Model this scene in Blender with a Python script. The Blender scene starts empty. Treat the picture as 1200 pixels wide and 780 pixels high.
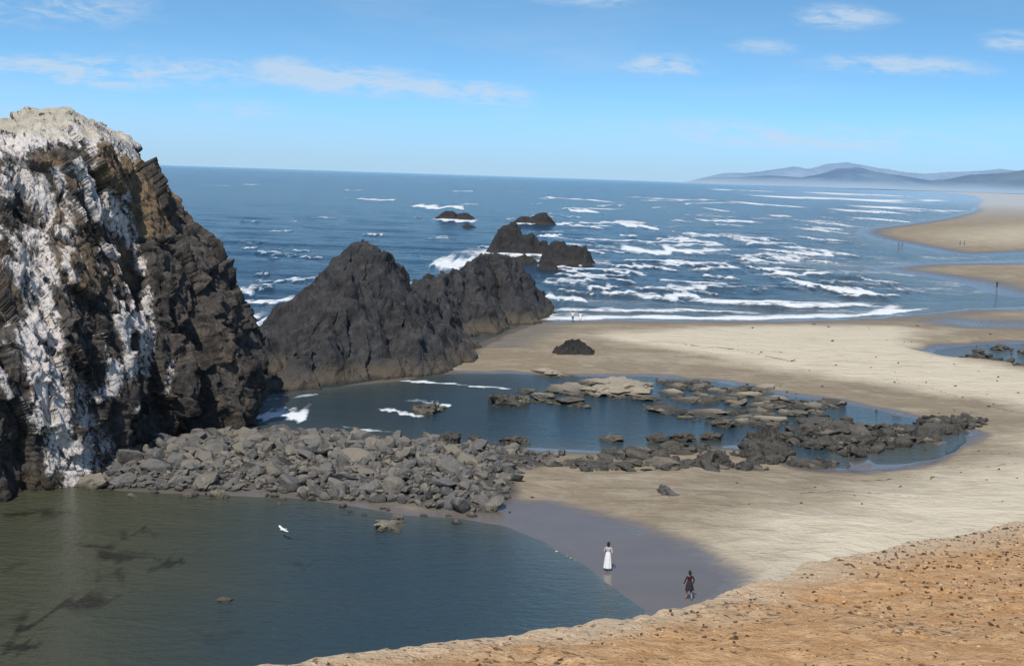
import bpy, bmesh, math, random
import numpy as np
from mathutils import Vector, Matrix
rng=np.random.default_rng(7); random.seed(7)
S=bpy.context.scene
# ---------------- survey helpers (bearing/depression sightings -> world metres) ----------
H=23.0; FP=1500.0
PIT=math.atan(183.4/FP); ROL=math.atan(0.0326)
Fv=np.array([0,math.cos(PIT),-math.sin(PIT)]); r0=np.array([1.,0,0]); u0=np.array([0,math.sin(PIT),math.cos(PIT)])
Rv=math.cos(ROL)*r0+math.sin(ROL)*u0; Uv=-math.sin(ROL)*r0+math.cos(ROL)*u0
def ray(a,b): return Fv*FP+Rv*(a-600)-Uv*(b-390)
def G(a,b,z=0.0):
    d=ray(a,b); t=(z-H)/d[2]; return (d[0]*t,d[1]*t)
def P(a,b,Y):
    d=ray(a,b); t=Y/d[1]; return (d[0]*t,Y,H+d[2]*t)
def GL(l): return [G(*p) for p in l]
# ---------------- numpy noise ----------------
U32=np.uint32
def _h(ix,iy,iz):
    n=(ix*U32(374761393)+iy*U32(668265263)+iz*U32(2246822519)).astype(U32)
    n=(n^(n>>U32(13)))*U32(1274126177); n=n^(n>>U32(16))
    return (n&U32(0xffffff)).astype(np.float32)/float(0xffffff)
def vn(x,y,z=None):
    x=np.asarray(x,dtype=np.float64); y=np.asarray(y,dtype=np.float64)
    z=np.zeros_like(x) if z is None else np.asarray(z,dtype=np.float64)
    fx=np.floor(x);fy=np.floor(y);fz=np.floor(z)
    ux=(x-fx);uy=(y-fy);uz=(z-fz)
    ux=ux*ux*(3-2*ux);uy=uy*uy*(3-2*uy);uz=uz*uz*(3-2*uz)
    ix=fx.astype(np.int64).astype(U32);iy=fy.astype(np.int64).astype(U32);iz=fz.astype(np.int64).astype(U32)
    r=0
    for a in (0,1):
        wx=ux if a else 1-ux
        for b in (0,1):
            wy=uy if b else 1-uy
            for c in (0,1):
                wz=uz if c else 1-uz
                r=r+wx*wy*wz*_h(ix+U32(a),iy+U32(b),iz+U32(c))
    return r*2-1
def fbm(x,y,z=None,o=4,g=.5):
    z=np.zeros_like(x) if z is None else z
    a=1;s=0;t=0
    for i in range(o):
        s=s+a*vn(x*2**i+17.3*i,y*2**i+5.1*i,z*2**i+9.7*i); t+=a; a*=g
    return s/t
def rid(x,y,z=None,o=4,g=.5):
    z=np.zeros_like(x) if z is None else z
    a=1;s=0;t=0
    for i in range(o):
        s=s+a*(1-2*np.abs(vn(x*2**i+7.3*i,y*2**i+3.1*i,z*2**i+1.7*i))); t+=a; a*=g
    return s/t
def facet(x,y,z,k=1.2,off=.6):
    """fractured-rock noise: every Voronoi cell carries its own tilted plane"""
    fx,fy,fz=np.floor(x),np.floor(y),np.floor(z)
    ix=fx.astype(np.int64);iy=fy.astype(np.int64);iz=fz.astype(np.int64)
    best=np.full(x.shape,1e9,dtype=np.float32); out=np.zeros(x.shape,dtype=np.float32)
    for a in(-1,0,1):
        for b in(-1,0,1):
            for c in(-1,0,1):
                jx=(ix+a).astype(U32);jy=(iy+b).astype(U32);jz=(iz+c).astype(U32)
                hx=_h(jx,jy,jz);hy=_h(jx+U32(91),jy+U32(7),jz);hz_=_h(jx,jy+U32(53),jz+U32(19))
                rx=(x-(fx+a+hx));ry=(y-(fy+b+hy));rz=(z-(fz+c+hz_)); d2=rx*rx+ry*ry+rz*rz
                m=d2<best
                if not m.any(): continue
                best=np.where(m,d2,best)
                v=off*(_h(jx+U32(5),jy,jz+U32(3))*2-1)+k*((_h(jx,jy+U32(11),jz)*2-1)*rx+(_h(jx+U32(31),jy,jz)*2-1)*ry+(_h(jx,jy,jz+U32(77))*2-1)*rz)
                out=np.where(m,v,out)
    return out
def sst(e0,e1,x):
    t=np.clip((x-e0)/(e1-e0),0,1); return t*t*(3-2*t)
def sdf(poly,X,Y):
    """positive outside, negative inside"""
    p=np.array(poly,dtype=np.float64); n=len(p)
    d=np.full(X.shape,1e18); ins=np.zeros(X.shape,bool)
    for i in range(n):
        x0,y0=p[i]; x1,y1=p[(i+1)%n]; ex,ey=x1-x0,y1-y0
        wx=X-x0; wy=Y-y0
        t=np.clip((wx*ex+wy*ey)/(ex*ex+ey*ey+1e-9),0,1)
        dd=(wx-ex*t)**2+(wy-ey*t)**2
        np.minimum(d,dd,out=d)
        if y0!=y1:
            c=((y0<=Y)!=(y1<=Y))&(X<x0+(Y-y0)*ex/ey)
            ins^=c
    d=np.sqrt(d); return np.where(ins,-d,d)
# ---------------- mesh helpers ----------------
def mk(name,V,Fc,mat=None,smooth=True,attrs=None,parent=None):
    V=np.ascontiguousarray(V,dtype=np.float32); Fc=np.ascontiguousarray(Fc,dtype=np.int32)
    k=Fc.shape[1]; m=bpy.data.meshes.new(name)
    m.vertices.add(len(V)); m.vertices.foreach_set('co',V.ravel())
    m.loops.add(Fc.size); m.loops.foreach_set('vertex_index',Fc.ravel())
    m.polygons.add(len(Fc)); m.polygons.foreach_set('loop_start',np.arange(0,Fc.size,k,dtype=np.int32))
    m.polygons.foreach_set('loop_total',np.full(len(Fc),k,dtype=np.int32))
    m.update(calc_edges=True); m.validate()
    m.polygons.foreach_set('use_smooth',np.full(len(m.polygons),smooth))
    if attrs:
        for a,v in attrs.items():
            at=m.attributes.new(a,'FLOAT','POINT'); at.data.foreach_set('value',np.ascontiguousarray(v,dtype=np.float32).ravel())
    o=bpy.data.objects.new(name,m); S.collection.objects.link(o)
    if mat: m.materials.append(mat)
    if parent: o.parent=parent
    return o
def gridfaces(nr,nc,wrap=False):
    i=np.arange(nr-1)[:,None]; j=np.arange(nc if wrap else nc-1)[None,:]
    j2=(j+1)%nc
    a=i*nc+j; b=i*nc+j2; c=(i+1)*nc+j2; d=(i+1)*nc+j
    return np.stack([a,b,c,d],-1).reshape(-1,4)
# ---------------- node helpers ----------------
class NT:
    def __init__(s,t): s.t=t; s.t.nodes.clear()
    def n(s,ty,**k):
        x=s.t.nodes.new(ty)
        for a,b in k.items(): setattr(x,a,b)
        return x
    def put(s,sock,v):
        if isinstance(v,bpy.types.NodeSocket): s.t.links.new(v,sock)
        elif v is not None:
            if sock.type=='RGBA' and len(v)==3: v=(*v,1)
            sock.default_value=v
    def m(s,op,a,b=None,c=None,clamp=False):
        x=s.n('ShaderNodeMath',operation=op,use_clamp=clamp); s.put(x.inputs[0],a)
        if b is not None: s.put(x.inputs[1],b)
        if c is not None: s.put(x.inputs[2],c)
        return x.outputs[0]
    def v(s,op,a,b=None):
        x=s.n('ShaderNodeVectorMath',operation=op); s.put(x.inputs[0],a)
        if b is not None: s.put(x.inputs[1],b)
        return x.outputs['Value'] if op in('LENGTH','DOT_PRODUCT') else x.outputs[0]
    def mr(s,v,a,b,c=0.,d=1.):
        x=s.n('ShaderNodeMapRange',interpolation_type='SMOOTHSTEP')
        for i,q in enumerate((v,a,b,c,d)): s.put(x.inputs[i],q)
        return x.outputs[0]
    def noise(s,vec,sc,det=4,ro=.55,dist=0):
        x=s.n('ShaderNodeTexNoise'); s.put(x.inputs['Vector'],vec); x.inputs['Scale'].default_value=sc
        x.inputs['Detail'].default_value=det; x.inputs['Roughness'].default_value=ro; x.inputs['Distortion'].default_value=dist
        return x.outputs[0]
    def mix(s,f,a,b,bt='MIX'):
        x=s.n('ShaderNodeMix',data_type='RGBA',blend_type=bt); s.put(x.inputs[0],f); s.put(x.inputs[6],a); s.put(x.inputs[7],b); return x.outputs[2]
    def at(s,name): 
        x=s.n('ShaderNodeAttribute'); x.attribute_name=name; return x.outputs['Fac']
    def pos(s): return s.n('ShaderNodeNewGeometry').outputs['Position']
    def nor(s): return s.n('ShaderNodeNewGeometry').outputs['Normal']
    def sep(s,v):
        x=s.n('ShaderNodeSeparateXYZ'); s.put(x.inputs[0],v); return x.outputs
    def bump(s,h,dist=1.,st=1.):
        x=s.n('ShaderNodeBump'); x.inputs['Strength'].default_value=st; x.inputs['Distance'].default_value=dist; s.put(x.inputs['Height'],h); return x.outputs[0]
    def out(s,col,rough=.9,nrm=None,spec=.3):
        p=s.n('ShaderNodeBsdfPrincipled'); s.put(p.inputs['Base Color'],col); s.put(p.inputs['Roughness'],rough)
        s.put(p.inputs['Specular IOR Level'],spec)
        if nrm is not None: s.put(p.inputs['Normal'],nrm)
        o=s.n('ShaderNodeOutputMaterial'); s.t.links.new(p.outputs[0],o.inputs[0]); return p
def newmat(name):
    m=bpy.data.materials.new(name); m.use_nodes=True; return m,NT(m.node_tree)
def plain(name,col,rough=.85):
    m,t=newmat(name); p=t.pos(); n=t.noise(p,25,3)
    t.out(t.mix(n,tuple(c*.75 for c in col),tuple(min(1,c*1.2) for c in col)),rough); return m

# ================= camera =================
cam=bpy.data.cameras.new('camera'); co=bpy.data.objects.new('camera',cam); S.collection.objects.link(co); S.camera=co
cam.sensor_width=36; cam.lens=45; cam.clip_start=.1; cam.clip_end=200000
M=Matrix(((Rv[0],Uv[0],-Fv[0],0),(Rv[1],Uv[1],-Fv[1],0),(Rv[2],Uv[2],-Fv[2],H),(0,0,0,1))); co.matrix_world=M
# ================= light =================
S.view_settings.view_transform='Standard'; S.view_settings.look='None'; S.view_settings.exposure=0
sd=Vector((-0.22,-0.62,0)).normalized(); EL=math.radians(53)
sunv=Vector((sd.x*math.cos(EL),sd.y*math.cos(EL),math.sin(EL)))
sl=bpy.data.lights.new('sun','SUN'); sl.energy=4.1; sl.angle=math.radians(.5); sl.color=(1,.95,.87)
so=bpy.data.objects.new('sun',sl); S.collection.objects.link(so); so.rotation_euler=sunv.to_track_quat('Z','Y').to_euler()
# ================= sky =================
w=bpy.data.worlds.new('World'); S.world=w; w.use_nodes=True; t=NT(w.node_tree)
tc=t.n('ShaderNodeTexCoord').outputs['Generated']
sx=t.sep(tc)
zz=t.m('MULTIPLY_ADD',t.m('MAXIMUM',sx[2],0.),2.6,.10)
cb=t.n('ShaderNodeCombineXYZ'); t.put(cb.inputs[0],sx[0]); t.put(cb.inputs[1],sx[1]); t.put(cb.inputs[2],zz)
sky=t.n('ShaderNodeTexSky',sky_type='NISHITA'); sky.sun_disc=False; sky.sun_elevation=EL; sky.sun_rotation=math.atan2(sd.x,sd.y)
sky.air_density=1.0; sky.dust_density=.35; sky.ozone_density=2.2; sky.altitude=20
t.put(sky.inputs[0],t.v('NORMALIZE',cb.outputs[0]))
ysafe=t.m('MAXIMUM',sx[1],.05)
cu=t.m('DIVIDE',sx[0],ysafe); cv=t.m('DIVIDE',sx[2],ysafe)
cc=t.n('ShaderNodeCombineXYZ'); t.put(cc.inputs[0],cu); t.put(cc.inputs[1],cv); uv=cc.outputs[0]
wn=t.noise(t.v('MULTIPLY',uv,(10,48,1)),1,6,.65,.9); wn2=t.noise(t.v('MULTIPLY',uv,(40,150,1)),1,4,.65,.6)
tot=None
for (a,b,wx,wy,st) in [(120,84,270,34,1.15),(340,78,140,22,.7),(430,97,170,26,1.15),(572,112,90,24,1.1),(280,128,110,22,.6),(775,76,95,22,1.0),
    (985,20,100,23,.95),(897,54,70,17,.65),(1050,77,180,20,.9),(1190,48,70,20,.8),(850,158,280,34,.6),(50,10,220,36,.8),(1060,168,220,28,.5),(690,2,120,14,.6)]:
    d=ray(a,b); c=(d[0]/d[1],d[2]/d[1],0)
    e=t.v('LENGTH',t.v('MULTIPLY',t.v('SUBTRACT',uv,c),(1500/wx,1500/wy,0)))
    g=t.m('MULTIPLY',t.mr(e,1.,.0),st)
    tot=g if tot is None else t.m('ADD',tot,g)
cl=t.m('MULTIPLY',tot,t.m('MULTIPLY_ADD',wn,4.4,t.m('MULTIPLY_ADD',wn2,2.8,-2.7)))
cl=t.mr(cl,.0,1.2,0,.72)
veil=t.mr(t.noise(t.v('MULTIPLY',uv,(2.5,14,1)),1,5,.6,.3),.42,.8,0,.3)
cl=t.m('MAXIMUM',cl,t.m('MULTIPLY',veil,t.mr(cv,.0,.04)))
tint=t.mix(t.mr(sx[2],.16,.55),(1.38,1.98,2.05),(1.0,1.15,1.18))
skc=t.mix(1.,sky.outputs[0],tint,'MULTIPLY')
hz=t.mr(cv,.070,-.004,0,.85)
skc=t.mix(hz,skc,(4.0,5.5,7.2))
fin=t.mix(cl,skc,(5.8,7.0,8.4))
bg=t.n('ShaderNodeBackground'); t.put(bg.inputs[0],fin); bg.inputs[1].default_value=.1
wo=t.n('ShaderNodeOutputWorld'); t.t.links.new(bg.outputs[0],wo.inputs[0])

# ================= terrain polygons (metres) =================
shore=[(-300,540),(250,505),(300,470),(460,442),(520,425),(560,402),(622,377),(700,374.5),(800,375),(900,375.5),(1000,373),(1080,368),(1130,362),(1200,359),(1300,362),
 (1300,353),(1200,350),(1170,346),(1120,331),(1060,321),(1012,314),(1060,309),(1120,307),(1200,304),(1300,305),
 (1300,298),(1200,299),(1140,301),(1100,296),(1060,288),(1020,280),(1002,273),(1010,268),(1060,262),(1100,256),(1135,248),(1146,240)]
def WD(a,Y): return ((a-600)/FP*Y,Y)
SEA=[(-90000,100)]+GL(shore)+[WD(1142,3400),WD(1135,6000),WD(1110,12000),WD(1060,20000),(8000,95000),(-90000,95000)]
POOL=GL([(270,478),(300,466),(370,456),(460,447),(520,438),(600,438),(680,441),(760,441),(850,448),(920,463),(980,471),(1030,481),(1085,493),(1135,507),(1110,518),(1060,536),(1000,549),(950,547),(900,530),(860,522),(780,523),(700,529),(620,524),(540,522),(400,512),(280,505)])
LAG=GL([(-500,560),(0,568),(110,570),(200,577),(260,580),(340,583),(400,589),(460,602),(540,607),(590,617),(640,636),(690,666),(730,696),(757,715),(740,760),(700,850),(300,930),(0,930),(-600,930)])
PUD=GL([(1085,412),(1105,407),(1140,405),(1300,398),(1300,438),(1210,430),(1170,424),(1120,420)])
PUD2=GL([(985,522),(1030,505),(1080,505),(1125,510),(1095,530),(1050,543),(990,548)])
WET=GL([(545,588),(640,590),(740,617),(820,650),(864,682),(840,720),(740,760),(640,690),(560,620)])
DRY1=GL([(690,396),(780,388),(950,383),(1050,385),(1085,393),(1060,404),(1110,420),(1200,440),(1300,460),(1300,505),(1190,482),(1080,464),(960,441),(850,427),(780,414),(720,404)])
DRY2=GL([(1300,500),(1200,512),(1150,540),(1060,560),(990,590),(880,606),(840,630),(870,665),(900,700),(1300,700)])
DRY3=GL([(1300,252),(1200,262),(1100,270),(1060,276),(1120,290),(1200,292),(1300,290)])
FLAT=GL([(960,372),(1060,360),(1180,345),(1300,340),(1300,392),(1200,392),(1120,388),(1060,378)])
FLAT2=GL([(1060,300),(1200,294),(1300,292),(1300,312),(1200,312),(1100,312)])
PILE=GL([(105,566),(120,550),(180,522),(260,508),(400,512),(520,521),(600,526),(660,534),(640,548),(606,556),(598,588),(580,602),(500,597),(400,587),(300,577),(200,575),(130,572)])
# ---------------- fan grid ----------------
ys=np.concatenate([np.geomspace(22,55,50,endpoint=False),np.geomspace(55,420,400,endpoint=False),np.geomspace(420,3000,190,endpoint=False),np.geomspace(3000,94000,110)])
ts=np.concatenate([np.linspace(-1.1,-.45,50,endpoint=False),np.linspace(-.45,.45,680,endpoint=False),np.linspace(.45,1.1,50)])
Yg,Tg=np.meshgrid(ys,ts,indexing='ij'); Xg=Yg*Tg
Xw=Xg+0.5*fbm(Xg/3,Yg/3,o=3)*np.minimum(1,Yg/150); Yw=Yg+0.6*fbm(Xg/3+50,Yg/3,o=3)*np.minimum(3,Yg/120)
dsea=sdf(SEA,Xw,Yw); dpool=sdf(POOL,Xw,Yw); dlag=sdf(LAG,Xw,Yw); dpud=np.minimum(sdf(PUD,Xw,Yw),sdf(PUD2,Xw,Yw))
d=np.minimum(np.minimum(dsea,dpool),dlag)
h=np.where(d>0,1.1*(1-np.exp(-np.maximum(d,0)/26)),np.maximum(d*.07,-3))
h+=np.where(d>0,1,0)*.14*fbm(Xg/14,Yg/9,o=3)*sst(0,12,d)
h=np.where(dpud<6,np.minimum(h,h*sst(-1,6,dpud)-.12*sst(1,-3,dpud)+.10*fbm(Xg/5,Yg/7,o=3)*sst(4,-2,dpud)),h)
dw=np.minimum(d,dpud)
dpile=sdf(PILE,Xg,Yg)+1.2*fbm(Xg/3,Yg/3,o=3)
h=h+ (dpile<1)*sst(1,-4,dpile)*.55
h+= .24*sst(.05,.5,fbm(Xg/2.5,Yg/5,o=3))*(dpool<0)*sst(14,40,Xg)
dampn=1.8*fbm(Xg/12,Yg/12,o=4)
dd1=sdf(DRY1,Xg,Yg)+dampn*2.4; dd2=sdf(DRY2,Xg,Yg)+dampn*1.8; dd3=sdf(DRY3,Xg,Yg)
dry=np.maximum(np.maximum(sst(5,-5,dd1),sst(5,-8,dd2)),sst(30,-60,dd3)*.6)
dry=np.maximum(dry,.12*sst(2,14,dw)*(0.7+.9*fbm(Xg/20,Yg/20,o=3)))
dwet=sdf(WET,Xw,Yw)
wet=np.maximum(sst(3.6,.2,dw+1.*fbm(Xg/4,Yg/4,o=3)),sst(3.0,-1.8,dwet+.6*fbm(Xg/2,Yg/2,o=3)))
wet=np.maximum(wet,sst(26,2,dsea)*(Yg>250)*(Yg<1800)*.9)
wet=np.maximum(wet,sst(6,-6,sdf(FLAT,Xg,Yg))*(.62+.6*fbm(Xg/16,Yg/30,o=3)))
wet=np.maximum(wet,sst(10,-10,sdf(FLAT2,Xg,Yg))*.9)
wet=np.maximum(wet,sst(13,4,dsea)*.55*(Yg>170)*(Xg>-5))
pile_gap=sst(.8,-.6,dpile)  # mask that darkens the ground under the boulders and in their gaps
def crest(pts,wp,tail=2.,ends=.12):
    q=np.array(sorted(GL(pts))); X0,X1=q[0,0],q[-1,0]; Y0=q[:,1].mean(); wd=max(wp*Y0*Y0/(H*FP),.15)
    L=X1-X0
    sel=(Xg>X0-.02*L)&(Xg<X1+.02*L)&(np.abs(Yg-Y0)<(np.ptp(q[:,1])+8*wd))
    out=np.zeros_like(Xg)
    if not sel.any(): return out,out
    x=Xg[sel]; y=Yg[sel]
    yc=np.interp(x,q[:,0],q[:,1])+wd*1.6*fbm(x/(L*.14)+Y0,x*0+3.3,o=4)
    e=np.clip(np.minimum(x-X0,X1-x)/(ends*L),0,1)
    wv=wd*(.35+.65*e)*(0.75+.55*vn(x/(L*.08),x*0+Y0))
    u=(y-yc)/wv
    m=np.where(u<0,np.exp(-(u*1.5)**2),np.exp(-(u/tail)**2))*np.sqrt(e)
    rd=np.exp(-((u-.3)/1.2)**2)*e
    out[sel]=m; o2=np.zeros_like(Xg); o2[sel]=rd
    return out,o2
wrack=np.zeros_like(Xg)
for pts in ([(985,430),(1040,447),(1100,463),(1160,480),(1215,492)],[(1000,566),(1060,561),(1120,563)],[(1090,545),(1150,550),(1200,545)],[(760,405),(880,418),(960,436)],[(900,585),(1000,580),(1100,590)]):
    wrack=np.maximum(wrack,crest(pts,1.8,1.2)[0])
V=np.stack([Xg,Yg,h],-1).reshape(-1,3)
GF=gridfaces(len(ys),len(ts))
mg,t=newmat('sand'); p=t.pos(); sp=t.sep(p)
n1=t.noise(p,.12,4,.6); n2=t.noise(p,1.1,5,.6); n3=t.noise(p,9,3,.7); n5=t.noise(t.v('MULTIPLY',p,(.6,1,1)),.35,5,.65,.4)
dr=t.m('ADD',t.at('dry'),t.m('MULTIPLY_ADD',n2,.5,-.25)); 
dr=t.m('ADD',dr,t.m('MULTIPLY_ADD',n5,.9,-.45))
dr=t.m('ADD',dr,t.m('MULTIPLY_ADD',n1,.8,-.40),clamp=True)
dryc=t.mix(n3,(.53,.455,.335),(.68,.59,.445))
dampc=t.mix(n3,(.225,.178,.122),(.295,.238,.165))
c=t.mix(dr,dampc,dryc)
wt=t.mr(t.m('ADD',t.at('wet'),t.m('MULTIPLY_ADD',n2,.5,-.25)),.1,.95)
c=t.mix(wt,c,t.mix(n5,(.12,.10,.085),(.175,.150,.130)))
wr=t.mr(t.m('MULTIPLY',t.at('wrack'),t.noise(t.v('MULTIPLY',p,(1,.5,1)),1.3,6,.75)),.34,.5)
c=t.mix(t.m('MULTIPLY',wr,.8),c,(.07,.055,.035))
sp1=t.mr(t.noise(t.v('MULTIPLY',p,(1,.7,1)),2.3,5,.75),.68,.76,0,.6)
c=t.mix(sp1,c,(.12,.10,.075))
c=t.mix(t.at('pile_gap'),c,t.mix(n2,(.05,.045,.04),(.13,.12,.10)))
far_haze=t.mr(sp[1],600.,2600.,0,.9)
c=t.mix(far_haze,c,(.42,.45,.47))  # distance haze painted into the sand colour
ro=t.m('MULTIPLY_ADD',wt,-.70,.9)
bh=t.m('ADD',t.m('MULTIPLY',n2,.20),t.m('MULTIPLY',n3,.05)); bh=t.m('ADD',bh,t.m('MULTIPLY',n5,.8))
bh=t.m('MULTIPLY',bh,t.m('MULTIPLY_ADD',wt,-.97,1.))
t.out(c,ro,t.bump(bh),t.m('MULTIPLY_ADD',wt,.42,.15))
ground=mk('ground',V,GF,mg,True,dict(dry=dry,wet=wet,wrack=wrack,pile_gap=pile_gap))

# ================= water =================
foam=np.zeros_like(Xg); ridge=np.zeros_like(Xg)
CR=[([(415,233),(465,235)],1.2,.8),([(478,242),(548,245)],1.8,1),([(668,248),(706,250)],1.8,1),([(725,263),(760,267),(785,273)],2.4,1),
([(728,294),(780,297),(824,296)],3.6,1.2),([(635,350),(690,354)],4,.9),([(925,331),(980,341),(1055,353)],4.8,1.2),([(878,314),(938,325)],2.8,1.),
([(835,246),(862,249)],2,.9),([(862,238),(945,243)],1.8,1),([(905,254),(962,262)],1.8,.8),([(945,268),(1003,275)],2,.8),([(880,290),(960,301),(996,297)],2.4,.9),
([(240,382),(300,389)],9,1.1),([(240,362),(350,350)],4.5,.85),([(298,430),(342,430)],7,1.1),([(285,484),(362,491)],6,1),([(462,446),(530,450),(605,456)],1.3,.85),
([(500,312),(562,316)],8,.9),([(560,300),(580,302)],5,.9),([(508,258),(560,259)],1.8,1),([(600,263),(648,263)],1.2,.9),([(570,299),(645,301)],2.2,.9),([(640,308),(695,309)],2.4,.9),
([(320,330),(372,326)],3,.7),([(240,338),(300,345)],3,.7),([(620,374),(700,372.5),(800,372.5),(900,373),(1000,370),(1092,360)],2.0,1.2),([(625,364),(760,364),(900,367)],2.6,.7),
([(800,352),(900,357),(1000,360),(1060,357)],3,.8),([(700,343),(800,350)],2.8,.75),([(985,247),(1060,250)],1.6,.9),([(1000,235),(1090,238)],1.4,.9),([(960,227),(1050,229)],1,.8),([(830,222),(900,224)],.7,.8),([(900,231),(985,233)],1.1,.9),
([(1010,257),(1060,259)],1.5,.9),([(940,279),(1000,284)],2,.8),([(1010,243),(1100,246)],1.4,.9),([(860,303),(930,309)],2,.8),([(700,318),(760,322)],2,.7),([(960,262),(1010,266)],1.6,.9),([(820,259),(900,262)],1.6,.9),([(740,338),(830,341)],2.4,.8),
([(470,470),(530,473)],2,.6),([(395,500),(470,508)],2,.6),([(640,640),(690,662)],.8,.8),([(752,702),(757,713)],3,.9),
([(300,470),(380,462)],2,.5),([(440,478),(500,488)],3,.6),([(500,472),(530,475)],2.5,.7)]
for k in range(150):
    cy=rng.uniform(0,1)**.85*122+228; cx=rng.uniform(600+(20 if cy<300 else 60),1015+(90 if cy<262 else (50 if cy>318 else -25))); L=rng.uniform(8,46); sl_=rng.uniform(-.04,.14)
    CR.append(([(cx-L,cy-L*sl_),(cx,cy+rng.uniform(-.8,.8)),(cx+L,cy+L*sl_)],.45+rng.uniform(.3,1.7)*(cy-205)/90,rng.uniform(.35,.9)))
for k in range(70):
    cx=rng.uniform(160,660); cy=rng.uniform(216,350); L=rng.uniform(4,18)
    CR.append(([(cx-L,cy),(cx+L,cy+L*.06)],.5+.9*(cy-205)/100,rng.uniform(.35,.7)))
for pts,wp,st in CR:
    a,b=crest(pts,wp,2.4 if st>.8 else 1.6); foam=np.maximum(foam,a*st); ridge=np.maximum(ridge,b*st)
surf=sst(160,10,-dsea)*(Yg>190)*sst(-40,20,Xg)
surf=np.maximum(surf,sst(700,50,-dsea)*sst(300,380,Yg)*.85*sst(.0,.16,Xg/Yg))
lace=surf*(.23+.44*fbm(Xg/12,Yg/7,o=4))
foam=np.maximum(foam,lace)
for a,b,r_ in [(600,297,22),(664,306,13),(534,257,16),(624,262,15),(560,330,7),(275,400,8),(300,430,4),(628,368,6)]:
    X_,Y_=G(a,b); rr=np.hypot(Xg-X_,(Yg-Y_)/1.3)/r_; foam=np.maximum(foam,np.exp(-(rr/.9)**4)*(.58+.4*fbm(Xg/3,Yg/4,o=3)))
sea_m=sst(2,25,-dsea)
sw=.6*fbm(Xg/26+.2*Yg/26,Yg/10,o=4)*sst(1200,350,Yg)
wz=sw*sea_m+ridge*.55*sea_m*(Yg>150)*sst(2500,900,Yg)
murk=sst(-6,-25,Xg+.12*(Yg-70)+3*fbm(Xg/7,Yg/7,o=3))*(Yg<100)
shal=np.clip(np.exp(-np.abs(np.minimum(dsea,0))/24)*(dsea<0)*(Yg>150)*.9+surf*.32,0,1)
shal=np.maximum(shal,np.exp(-np.abs(np.minimum(dlag,0))/3.5)*.9*(dlag<.5))
shal=np.maximum(shal,np.exp(-np.abs(np.minimum(dpool,0))/2.4)*.8*(dpool<.5))
shal=np.maximum(shal,(dpool<0)*sst(14,45,Xg)*.45)
shal=np.maximum(shal,(dpud<1)*.9)
calm=sst(170,140,Yg); calm=np.where((dpool<0)|(dlag<0)|(dpud<0),1,np.maximum(calm,0)); 
kelp=np.zeros_like(Xg)
for pts,wp,st in [([(-20,740),(40,724),(100,708),(165,690)],22,1),([(60,640),(130,648),(205,658)],13,.85),([(-20,605),(50,600),(100,604)],8,.8),([(165,668),(235,650)],12,.85),([(-20,765),(60,755)],14,.95),([(120,628),(200,622)],9,.75),([(330,660),(385,662)],8,.5),([(200,742),(300,748)],14,.45),([(380,700),(430,712)],10,.4),([(90,672),(160,680)],10,.65),([(-20,660),(40,665)],10,.6)]:
    kelp=np.maximum(kelp,crest(pts,wp,1.,.35)[0]*st)
mw,t=newmat('sea_water'); p=t.pos(); sp=t.sep(p)
ps=t.v('MULTIPLY',p,(.6,1.,1.))
fn=t.noise(ps,.55,6,.68,.4); fn2=t.noise(ps,2.6,4,.7,.2)
fnn=t.m('MULTIPLY_ADD',fn,.72,t.m('MULTIPLY',fn2,.28))
fv=t.m('MULTIPLY',t.at('foam'),t.m('MULTIPLY_ADD',fnn,4.,-1.05))
fo=t.mr(fv,.25,.75)
big=t.noise(t.v('MULTIPLY',p,(.35,1,1)),.02,4,.6); md=t.noise(t.v('MULTIPLY',p,(.4,1,1)),.14,5,.68)
deep=t.mix(big,(.005,.025,.054),(.010,.043,.085))
deep=t.mix(t.mr(md,.48,.68,0,.6),deep,(.003,.016,.036))
cm=t.at('calm')
deep=t.mix(t.m('MULTIPLY',cm,.78),deep,t.mix(md,(.022,.040,.042),(.038,.060,.060)))
c=t.mix(t.m('MULTIPLY',t.at('shal'),.75),deep,(.105,.112,.092))
c=t.mix(t.m('MULTIPLY',t.at('murk'),.9),c,t.mix(md,(.050,.054,.030),(.080,.080,.046)))
kn=t.mr(t.m('MULTIPLY',t.at('kelp'),t.m('MULTIPLY_ADD',t.noise(t.v('MULTIPLY',p,(.45,1.2,1)),1.1,6,.75,.3),3.2,-.7)),.1,.9)
c=t.mix(t.m('MULTIPLY',kn,.85),c,(.016,.013,.009))
c=t.mix(t.mr(sp[1],2000.,30000.,0,.4),c,(.12,.23,.38))  # bluish air haze mixed into the water colour with distance
mist_tint=t.m('MULTIPLY',t.mr(sp[1],700.,3500.),t.mr(t.m('DIVIDE',sp[0],sp[1]),.10,.34,0,.7))
c=t.mix(mist_tint,c,(.38,.46,.53))  # sea mist painted on as a pale water tint, stronger to the right
c=t.mix(fo,c,(.80,.82,.83))
wa=t.noise(t.v('MULTIPLY',p,(.45,1,1)),.42,4,.6,.3); wb=t.noise(t.v('MULTIPLY',p,(.6,1,1)),1.7,4,.62,.3); wc=t.noise(t.v('MULTIPLY',p,(.7,1,1)),5.5,3,.65)
nc=t.m('SUBTRACT',1.,cm)
bh=t.m('MULTIPLY',wa,t.m('MULTIPLY_ADD',nc,1.1,.20))
bh=t.m('ADD',bh,t.m('MULTIPLY',wb,t.m('MULTIPLY_ADD',nc,.14,.18)))
bh=t.m('ADD',bh,t.m('MULTIPLY',wc,.05))
bh=t.m('ADD',bh,t.m('MULTIPLY',fo,.08))
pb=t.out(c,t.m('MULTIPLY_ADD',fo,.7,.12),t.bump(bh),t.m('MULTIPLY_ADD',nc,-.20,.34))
Vw=np.stack([Xg,Yg,wz],-1).reshape(-1,3)
keep=(np.minimum(dw,50)<12).ravel()
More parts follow.
